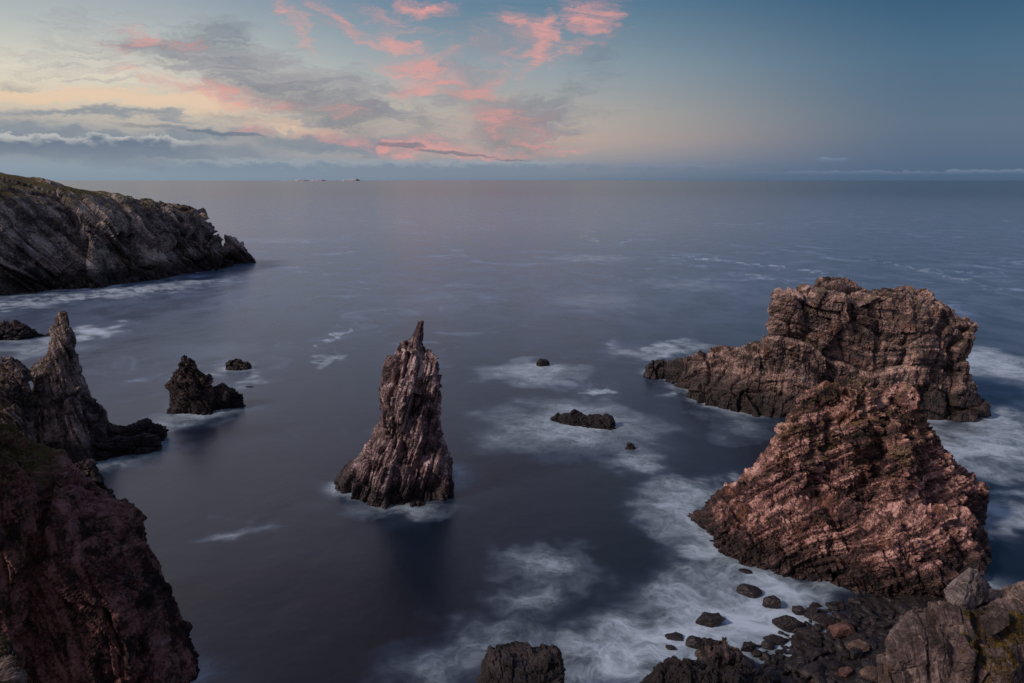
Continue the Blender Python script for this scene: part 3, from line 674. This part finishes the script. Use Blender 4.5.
LINES = [((583, 235), (598, 243), 1.2, .45), ((650, 254), (730, 262), 1.3, .5), ((730, 262), (825, 272), 1.5, .75), ((740, 275), (800, 283), 1.6, .5), ((860, 258), (935, 273), 1.3, .5), ((935, 273), (990, 287), 1.4, .5), ((600, 276), (640, 282), 1.5, .3),
         ((640, 258), (700, 266), 1.2, .3), ((900, 268), (1024, 276), 1.2, .35), ((20, 303), (170, 290), 1.4, .5), ((170, 290), (230, 283), 1.2, .35), ((560, 220), (620, 222), .8, .2), ((250, 212), (420, 216), .8, .15), ((380, 240), (560, 246), 1.0, .15)]
near = RR.ravel() < 1600
fx, fy = X[near], Y[near]
g = np.stack([fx, fy, fx*0], 1)
# screen-free sizes: every patch is an ellipse in metres on the water
wq = g/9.0; wx = fbm(wq, 4, 301)*6.0; wy = fbm(wq+31, 4, 305)*6.0
w2x = fbm(g/2.5, 3, 311)*1.0; w2y = fbm(g/2.5+7, 3, 315)*1.0
sc = np.clip(np.hypot(fx, fy)/110, .8, 5)
hx, hy = fx+wx*sc*.55+w2x, fy+wy*sc*.9+w2y
dens = np.zeros(len(fx))
for px, py, rx, ry, s, ring in FOAM:
    cx, cy, _ = S(px, py); t = math.sqrt(cx*cx+cy*cy+H*H); ex = rx*t/F
    ey = (S(px, max(py-ry, 186))[1]-S(px, py+ry)[1])/2
    d = np.sqrt(((hx-cx)/ex)**2+((hy-cy)/ey)**2)
    v = np.exp(-(d/.66)**2)*np.clip((2-d)*2, 0, 1)
    if ring: v = v*(1-ring*np.exp(-(d/.45)**2))+ring*.5*np.exp(-((d-.85)/.16)**2)
    dens = np.maximum(dens, v*s)+.12*np.minimum(dens, v*s)
for a, b, w, s in LINES:
    a = S(*a); b = S(*b); ux, uy = b[0]-a[0], b[1]-a[1]; l2 = ux*ux+uy*uy
    kx, ky = fx+wx*sc*.3, fy+wy*sc*.9
    u = np.clip(((kx-a[0])*ux+(ky-a[1])*uy)/l2, 0, 1)
    dx, dy = kx-a[0]-u*ux, ky-a[1]-u*uy
    dd_ = np.hypot(dx, dy*.16); ww = w*np.hypot(a[0], a[1])/F*2.2
    dens = np.maximum(dens, .62*s*np.exp(-(dd_/ww)**2)*(.5+.5*np.sin(u*3.14)))
# a milky rim of wash along every waterline
from mathutils.kdtree import KDTree
pts = []
for o in COL.objects:
    if o.type == 'MESH' and o.name.split('.')[0] in ('sea_stack', 'sea_rock', 'rock_ledge', 'headland', 'cliff'):
        v, _ = get(o.data); v = v[np.abs(v[:, 2]) < .35]; pts.append(v[::3])
pts = np.concatenate(pts); kd = KDTree(len(pts))
for i, p in enumerate(pts): kd.insert((p[0], p[1], 0), i)
kd.balance()
edge = np.full(len(fx), 99.0)
m = (np.hypot(fx, fy) < 520) & (np.abs(np.arctan2(fx, fy)) < .72)
for i in np.where(m)[0]: edge[i] = kd.find((fx[i], fy[i], 0))[2]
rim_n = np.clip(.5+fbm(g/14, 3, 330)*1.3, 0, 1.2)
rim = np.exp(-edge/1.7)*.42*rim_n+np.exp(-edge/5)*.14*rim_n
dens = np.maximum(dens, rim)+.4*np.minimum(dens, rim)
full = np.zeros(len(X)); full[near] = dens
me = grid_mesh('sea', V, Q)
at = me.attributes.new('foam', 'FLOAT', 'POINT'); at.data.foreach_set('value', full.astype(np.float32))
at = me.attributes.new('flow', 'FLOAT_VECTOR', 'POINT')
fl = np.stack([X, Y, X*0], 1); fl[near, 0] += wx*.35; fl[near, 1] += wy*.35
at.data.foreach_set('vector', fl.astype(np.float32).ravel())
me.polygons.foreach_set('use_smooth', np.ones(len(Q), bool))

m = bpy.data.materials.new('long_exposure_sea'); m.use_nodes = True; T = NT(m.node_tree)
pos = T.new('ShaderNodeNewGeometry').outputs['Position']
foam = T.new('ShaderNodeAttribute', attribute_name='foam').outputs['Fac']
flow = T.new('ShaderNodeAttribute', attribute_name='flow').outputs['Vector']
n1 = T.noise(T.mapping(flow, rot=(0, 0, .5), scale=(.18, .34, 1)), 1.0, 7, .66, .3)
n2 = T.noise(T.mapping(flow, rot=(0, 0, -.7), scale=(.9, 1.4, 1)), 1.0, 7, .70, .2)
n3 = T.noise(T.mapping(pos, rot=(0, 0, .2), scale=(.07, .045, 1)), 1.0, 6, .6, .4)
lace = T.math('ABSOLUTE', T.math('SUBTRACT', T.noise(flow, .30, 6, .66, .3), .5))
lace = T.rng(lace, 0, .09, 1, 0)
a = T.math('ADD', T.math('MULTIPLY', T.math('SUBTRACT', n1, .5), 1.5), T.math('MULTIPLY', T.math('SUBTRACT', n2, .5), .9))
a = T.math('ADD', a, T.math('MULTIPLY', lace, .22))
gate = T.rng(foam, .0, .5)
f = T.math('ADD', foam, T.math('MULTIPLY', a, T.math('MULTIPLY', gate, .85)))
f = T.rng(f, .02, 1.02, 0, .90, smooth=False)
f = T.math('POWER', f, 1.15)
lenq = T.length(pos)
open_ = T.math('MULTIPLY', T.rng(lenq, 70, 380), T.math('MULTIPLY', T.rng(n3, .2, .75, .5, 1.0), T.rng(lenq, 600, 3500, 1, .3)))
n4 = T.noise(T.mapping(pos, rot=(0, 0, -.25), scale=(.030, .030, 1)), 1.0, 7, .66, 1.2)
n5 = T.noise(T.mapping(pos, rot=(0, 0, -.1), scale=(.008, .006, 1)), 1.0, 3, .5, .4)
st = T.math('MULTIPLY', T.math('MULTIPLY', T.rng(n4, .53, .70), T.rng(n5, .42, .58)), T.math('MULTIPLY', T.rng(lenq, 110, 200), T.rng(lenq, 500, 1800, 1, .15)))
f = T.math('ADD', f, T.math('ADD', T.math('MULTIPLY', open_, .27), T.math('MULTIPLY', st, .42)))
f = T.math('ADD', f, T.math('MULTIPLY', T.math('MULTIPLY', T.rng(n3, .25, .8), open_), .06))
f = T.math('MINIMUM', f, .92)
body = T.mix(T.rng(foam, .1, .7), (.005, .013, .027), (.012, .05, .065))
w = T.new('ShaderNodeBsdfPrincipled'); T._in(w.inputs['Base Color'], body)
w.inputs['IOR'].default_value = 1.38
lenp = T.length(pos)
T._in(w.inputs['Roughness'], T.math('ADD', T.rng(lenp, 60, 900, .30, .20), T.math('MULTIPLY', T.math('SUBTRACT', n3, .5), .14)))
hgt = T.math('MULTIPLY', T.noise(T.mapping(pos, scale=(.10, .09, 1)), 1.0, 4, .5), 1.6)
bp = T.new('ShaderNodeBump'); bp.inputs['Strength'].default_value = .5; bp.inputs['Distance'].default_value = .25
T._in(bp.inputs['Height'], hgt); T.l.new(bp.outputs[0], w.inputs['Normal'])
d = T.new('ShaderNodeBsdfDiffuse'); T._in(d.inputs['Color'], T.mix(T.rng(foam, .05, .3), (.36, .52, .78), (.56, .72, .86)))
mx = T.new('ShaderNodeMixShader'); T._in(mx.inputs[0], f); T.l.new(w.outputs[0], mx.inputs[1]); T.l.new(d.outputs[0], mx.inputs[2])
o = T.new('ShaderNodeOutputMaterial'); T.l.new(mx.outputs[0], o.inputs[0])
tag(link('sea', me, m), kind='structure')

# ---------------------------------------------------------------- sky
def AE(px, py):
    a, dy, dz = ray(px, py); return math.degrees(math.atan2(a, dy)), math.degrees(math.atan2(dz, math.hypot(a, dy)))
SUN_AZ, SUN_EL = -82.0, 16.0
world = bpy.data.worlds.new('World'); C.world = world; world.use_nodes = True; T = NT(world.node_tree)
dirv = T.new('ShaderNodeTexCoord').outputs['Generated']
s = T.sep(dirv)
az = T.math('MULTIPLY', T.math('ARCTAN2', s[0], s[1]), 57.2958)
el = T.math('MULTIPLY', T.math('ARCSINE', s[2]), 57.2958)
ae = T.comb(az, el, 0.0)
sq = T.math('SQRT', T.math('MAXIMUM', T.math('DIVIDE', el, 90.0), 0.0))
def K(y): return math.sqrt(max(0, AE(512, y)[1])/90)
top = [(math.sqrt(20/90),), (math.sqrt(45/90),), (1.0,)]
left = T.ramp(sq, [(0.0, lin(126, 146, 164)), (K(165), lin(140, 155, 168)), (K(140), lin(165, 165, 165)), (K(112), lin(212, 198, 178)), (K(88), lin(216, 210, 194)), (K(50), lin(182, 188, 186)), (K(5), lin(150, 162, 174)), (.44, lin(192, 190, 204)), (.55, lin(224, 214, 228)), (.75, lin(110, 120, 148)), (1, lin(74, 92, 122))])  # out-of-frame stops of left and mid brightened to lift sea and rocks
mid = T.ramp(sq, [(0.0, lin(112, 128, 148)), (K(165), lin(140, 146, 156)), (K(140), lin(186, 168, 158)), (K(115), lin(178, 172, 164)), (K(70), lin(146, 160, 168)), (K(5), lin(96, 128, 152)), (.50, lin(172, 168, 188)), (.66, lin(92, 104, 134)), (.75, lin(60, 80, 112)), (1, lin(60, 78, 110))])
right = T.ramp(sq, [(0.0, lin(74, 98, 126)), (K(160), lin(86, 106, 132)), (K(130), lin(92, 112, 133)), (K(70), lin(74, 106, 132)), (K(5), lin(46, 86, 118)), (.55, lin(50, 84, 124)), (.75, lin(50, 72, 106)), (1, lin(66, 86, 118))])
back = T.ramp(sq, [(0.0, lin(108, 108, 128)), (.25, lin(146, 130, 138)), (.45, lin(122, 122, 142)), (.75, lin(90, 100, 126)), (1, lin(72, 90, 120))])  # unseen sky behind the camera, brightened to fill the rocks
absaz = T.math('ABSOLUTE', az)
col = T.mix(T.rng(az, AE(60, 100)[0], AE(520, 100)[0]), left, mid)
col = T.mix(T.rng(az, AE(500, 100)[0], AE(960, 100)[0]), col, right)
col = T.mix(T.rng(absaz, 75, 130), col, back)
plain = col
# clouds: wisps of high cirrus and low banks, each in its own direction of the sky
wv = T.noise(T.mapping(ae, scale=(.10, .22, 1)), 1.0, 5, .6, .3, out=1)
wv2 = T.noise(T.mapping(ae, scale=(.45, 1.0, 1)), 1.0, 6, .65, .5, out=1)
wp = T.vmath('ADD', ae, T.vmath('MULTIPLY', T.vmath('SUBTRACT', wv, (.5, .5, .5)), (9.0, 4.0, 0.0)))
wp = T.vmath('ADD', wp, T.vmath('MULTIPLY', T.vmath('SUBTRACT', wv2, (.5, .5, .5)), (3.2, 1.6, 0.0)))
tex = T.noise(T.mapping(wp, rot=(0, 0, -.45), scale=(.26, 1.25, 1)), 1.0, 8, .70, .9)
texs = T.noise(T.mapping(wp, scale=(.12, 1.1, 1)), 1.0, 6, .6, .3)
puff = T.noise(T.mapping(ae, scale=(.45, .9, 1)), 1.0, 6, .62, .2)
DEG = .0825
def blob(p, px, py, lx, ly, rot, hard=0.0):
    a0, e0 = AE(px, py)
    q = T.mapping(p, loc=(a0, e0, 0), rot=(0, 0, -math.radians(rot)), scale=(lx*DEG, ly*DEG, 1), typ='TEXTURE')
    return T.rng(T.length(q), 1.0, hard, 0, 1)
def group(blobs, p, texture, lo=.25, hi=.75, k=1.3, gx=1.0, gy=1.0):
    acc = None
    for px, py, lx, ly, rot, st in blobs:
        pp = p                          # chain the wisps one after the other so the shader stays small in memory
        if acc is not None:
            nd = T.new('ShaderNodeVectorMath', operation='MULTIPLY_ADD'); T._in(nd.inputs[0], acc); nd.inputs[1].default_value = (1e-6,)*3; T._in(nd.inputs[2], p); pp = nd.outputs[0]
        b = T.math('MULTIPLY', blob(pp, px, py, lx*gx, ly*gy, rot), st)
        acc = b if acc is None else T.math('MAXIMUM', acc, b)
    v = T.math('ADD', acc, T.math('MULTIPLY', T.math('SUBTRACT', texture, .5), k))
    return T.math('MULTIPLY', T.rng(v, lo, hi), T.rng(acc, .0, .45))
# rot is in picture sense: positive runs down to the right
streak = T.noise(T.mapping(wp, rot=(0, 0, .35), scale=(.16, 1.1, 1)), 1.0, 6, .68, .8)
veil = group([(300, 90, 330, 60, 14, .8), (480, 60, 180, 60, -30, .7), (130, 60, 220, 50, -8, .5), (520, 120, 120, 40, 0, .9)], wp, streak, .2, .9, 2.2)
col = T.mix(T.math('MULTIPLY', veil, .7), col, lin(146, 144, 154))
grey_hi = group([(205, 38, 60, 18, -25, .8), (140, 40, 40, 12, 10, .6), (240, 68, 70, 14, 15, .55), (300, 100, 80, 16, 12, .8), (350, 118, 70, 14, 5, .9), (250, 95, 60, 10, 10, .5), (330, 88, 40, 8, -10, .5), (515, 128, 70, 34, 5, .9), (490, 110, 60, 20, -10, .6), (560, 95, 60, 14, -30, .6), (590, 50, 60, 40, -40, .45), (470, 90, 60, 16, 0, .55),
                 (20, 80, 25, 4, -5, .7), (455, 30, 60, 16, 20, .3), (420, 128, 60, 8, 5, .5), (640, 112, 30, 5, -10, .3), (60, 30, 80, 14, 0, .3), (600, 115, 45, 7, 0, .4)], wp, tex, .10, .95, 1.9, 1.3, 1.6)
pink = group([(145, 32, 34, 9, 10, .75), (120, 45, 40, 8, 15, .4), (195, 42, 20, 10, 0, .5), (225, 97, 80, 9, 8, .85), (150, 78, 40, 7, 15, .5), (290, 8, 50, 12, 20, .5), (300, 35, 40, 9, 50, .5), (350, 22, 44, 9, 30, .85), (410, 25, 60, 7, 15, .5), (425, 6, 40, 8, 10, .85), (405, 44, 40, 9, 20, .75),
              (425, 74, 54, 17, 10, 1.1), (405, 96, 36, 8, -5, .95), (480, 88, 50, 10, -5, .9), (540, 44, 44, 12, -62, 1.05), (590, 10, 34, 22, -60, .85), (570, 45, 60, 8, -15, .65), (520, 20, 40, 10, 10, .6), (495, 120, 60, 16, 0, .75), (530, 135, 50, 12, 10, .7), (430, 148, 90, 8, 4, .95), (480, 156, 60, 6, 0, .85), (350, 138, 60, 6, 8, .65), (560, 150, 40, 5, -5, .6), (250, 128, 60, 7, 4, .45), (330, 110, 50, 6, 10, .5), (460, 50, 70, 16, -20, .35), (520, 60, 60, 30, -40, .45), (385, 70, 40, 10, 0, .5)], wp, tex, .05, 1.15, 2.2, 1.4, 1.7)
pinkd = T.mix(T.rng(tex, .35, .62), lin(196, 150, 152), lin(232, 160, 152))
peach = group([(120, 98, 200, 14, 2, .9), (280, 122, 90, 8, 6, .8), (210, 112, 80, 7, 4, .6), (330, 128, 60, 6, 8, .6)], wp, texs)
bank = group([(30, 130, 230, 22, 2, .95), (200, 132, 160, 16, 0, .8), (340, 143, 210, 18, 0, .9), (120, 150, 300, 22, 0, .9), (90, 112, 200, 10, 1, .7), (250, 118, 120, 8, 5, .5), (450, 158, 60, 8, 0, .3)], wp, texs, .2, .8, .9)
dark = group([(225, 133, 60, 3.5, 3, .95), (400, 145, 40, 4, 3, 1.0), (455, 153, 70, 3, 6, .95), (150, 126, 80, 4, 2, .5), (30, 140, 90, 6, 0, .5), (510, 160, 40, 2.5, 3, .6)], T.vmath('ADD', ae, T.vmath('MULTIPLY', T.vmath('SUBTRACT', wv2, (.5, .5, .5)), (3.0, .8, 0))), texs, .2, .6, .7)
col = T.mix(T.math('MULTIPLY', peach, .55), col, lin(236, 200, 168))
col = T.mix(T.math('MULTIPLY', grey_hi, .62), col, lin(112, 122, 136))
col = T.mix(T.math('MULTIPLY', bank, .85), col, T.mix(puff, lin(108, 124, 142), lin(142, 152, 162)))
col = T.mix(T.math('MULTIPLY', pink, T.rng(streak, .3, .65, .48, .88)), col, pinkd)
col = T.mix(T.math('MULTIPLY', dark, .6), col, lin(92, 110, 130))
# low cumulus along the horizon: a line of puffy tops, body below
def cumulus(col, top_el, fade_lo, az0, az1, az2, az3, amp, c_top, c_body, opac, sc=.55):
    edge = T.math('ADD', T.math('MULTIPLY', T.math('SUBTRACT', T.noise(T.mapping(ae, loc=(top_el*7, 0, 0), scale=(sc, sc*1.6, 1)), 1.0, 6, .6), .5), amp), top_el)
    dlt = T.math('SUBTRACT', edge, el)
    m_ = T.rng(dlt, 0.0, .12)
    m_ = T.math('MULTIPLY', m_, T.rng(el, fade_lo, top_el))
    m_ = T.math('MULTIPLY', m_, T.math('MULTIPLY', T.rng(az, az0, az1), T.rng(az, az2, az3, 1, 0)))
    cc = T.mix(T.rng(T.math('ADD', dlt, T.math('MULTIPLY', T.math('SUBTRACT', puff, .5), 1.6)), .05, .75), c_top, c_body)
    return T.mix(T.math('MULTIPLY', m_, opac), col, cc)
A_ = lambda px: AE(px, 150)[0]
col = cumulus(col, AE(512, 141)[1], AE(512, 166)[1]-.3, A_(-400), A_(-100), A_(150), A_(235), 1.9, lin(182, 184, 184), lin(98, 116, 138), .95)
col = cumulus(col, AE(512, 160)[1], -.6, A_(100), A_(220), A_(520), A_(600), 1.3, lin(150, 160, 170), lin(116, 134, 154), .85, .9)
col = cumulus(col, AE(512, 164)[1], AE(512, 173)[1], A_(520), A_(600), A_(680), A_(760), 1.3, lin(126, 136, 156), lin(100, 116, 142), .8, .8)
col = cumulus(col, AE(1024, 169)[1], AE(512, 176)[1], A_(700), A_(900), A_(1300), A_(1400), 1.0, lin(124, 140, 164), lin(92, 112, 142), .7, .8)
col = cumulus(col, AE(825, 157)[1], AE(825, 163)[1], A_(815), A_(824), A_(838), A_(856), .7, lin(120, 138, 164), lin(100, 118, 146), .7, .8)
# thin veil of air along the horizon
col = T.mix(T.rng(el, 0, 1.6, .28, 0), col, T.mix(T.rng(az, -25, 20), lin(130, 146, 160), lin(80, 102, 128)))
# high cloud farther up and round, seen only in what it lights
hi = T.math('MULTIPLY', T.rng(T.noise(dirv, 2.6, 3, .6, .4), .5, .68), T.rng(el, 16, 30))
plain = T.mix(T.math('MULTIPLY', hi, .55), plain, lin(196, 148, 146))
# below the horizon the dome is the colour of dark water
plain = T.mix(T.rng(el, -.6, -.1, 1, 0), plain, lin(40, 52, 70))
col = T.mix(T.rng(el, -.6, -.1, 1, 0), col, lin(40, 52, 70))
bgp = T.new('ShaderNodeBackground'); T._in(bgp.inputs[0], plain)
bgc = T.new('ShaderNodeBackground'); T._in(bgc.inputs[0], col)
where = T.math('MULTIPLY', T.math('MULTIPLY', T.rng(el, -1, -.7), T.rng(el, 17, 24, 1, 0)), T.rng(absaz, 58, 75, 1, 0))
bg = T.new('ShaderNodeMixShader'); T._in(bg.inputs[0], where); T.l.new(bgp.outputs[0], bg.inputs[1]); T.l.new(bgc.outputs[0], bg.inputs[2])
sky = T.new('ShaderNodeTexSky', sky_type='NISHITA'); sky.sun_disc = False; sky.sun_elevation = math.radians(2); sky.sun_rotation = math.radians(SUN_AZ)
sky.dust_density = 1.5
bg2 = T.new('ShaderNodeBackground'); T._in(bg2.inputs[0], sky.outputs[0]); bg2.inputs[1].default_value = 0.006
add = T.new('ShaderNodeAddShader'); T.l.new(bg.outputs[0], add.inputs[0]); T.l.new(bg2.outputs[0], add.inputs[1])
world.cycles.sampling_method = 'MANUAL'; world.cycles.sample_map_resolution = 256
o = T.new('ShaderNodeOutputWorld'); T.l.new(add.outputs[0], o.inputs[0])

sl = bpy.data.lights.new('sun', 'SUN'); sl.energy = 2.2; sl.angle = math.radians(9); sl.color = (1.0, .78, .68)
so = bpy.data.objects.new('sun', sl); COL.objects.link(so)
LA, LE = math.radians(-112), math.radians(36)
dv = Vector((math.sin(LA)*math.cos(LE), math.cos(LA)*math.cos(LE), math.sin(LE)))
so.rotation_euler = dv.to_track_quat('Z', 'Y').to_euler(); so.location = dv*300

cam = bpy.data.cameras.new('camera'); co = bpy.data.objects.new('camera', cam); COL.objects.link(co)
cam.sensor_width = 36; cam.lens = 36*F/1024; cam.clip_start = .5; cam.clip_end = 200000
co.location = (0, 0, H); co.rotation_euler = (math.pi/2-PITCH, 0, 0); C.camera = co
C.render.engine = 'CYCLES'; C.render.resolution_x = 1024; C.render.resolution_y = 683
C.cycles.max_bounces = 3; C.cycles.diffuse_bounces = 1; C.cycles.glossy_bounces = 2
C.view_settings.view_transform = 'Standard'; C.view_settings.look = 'None'; C.view_settings.exposure = 0; C.view_settings.gamma = 1
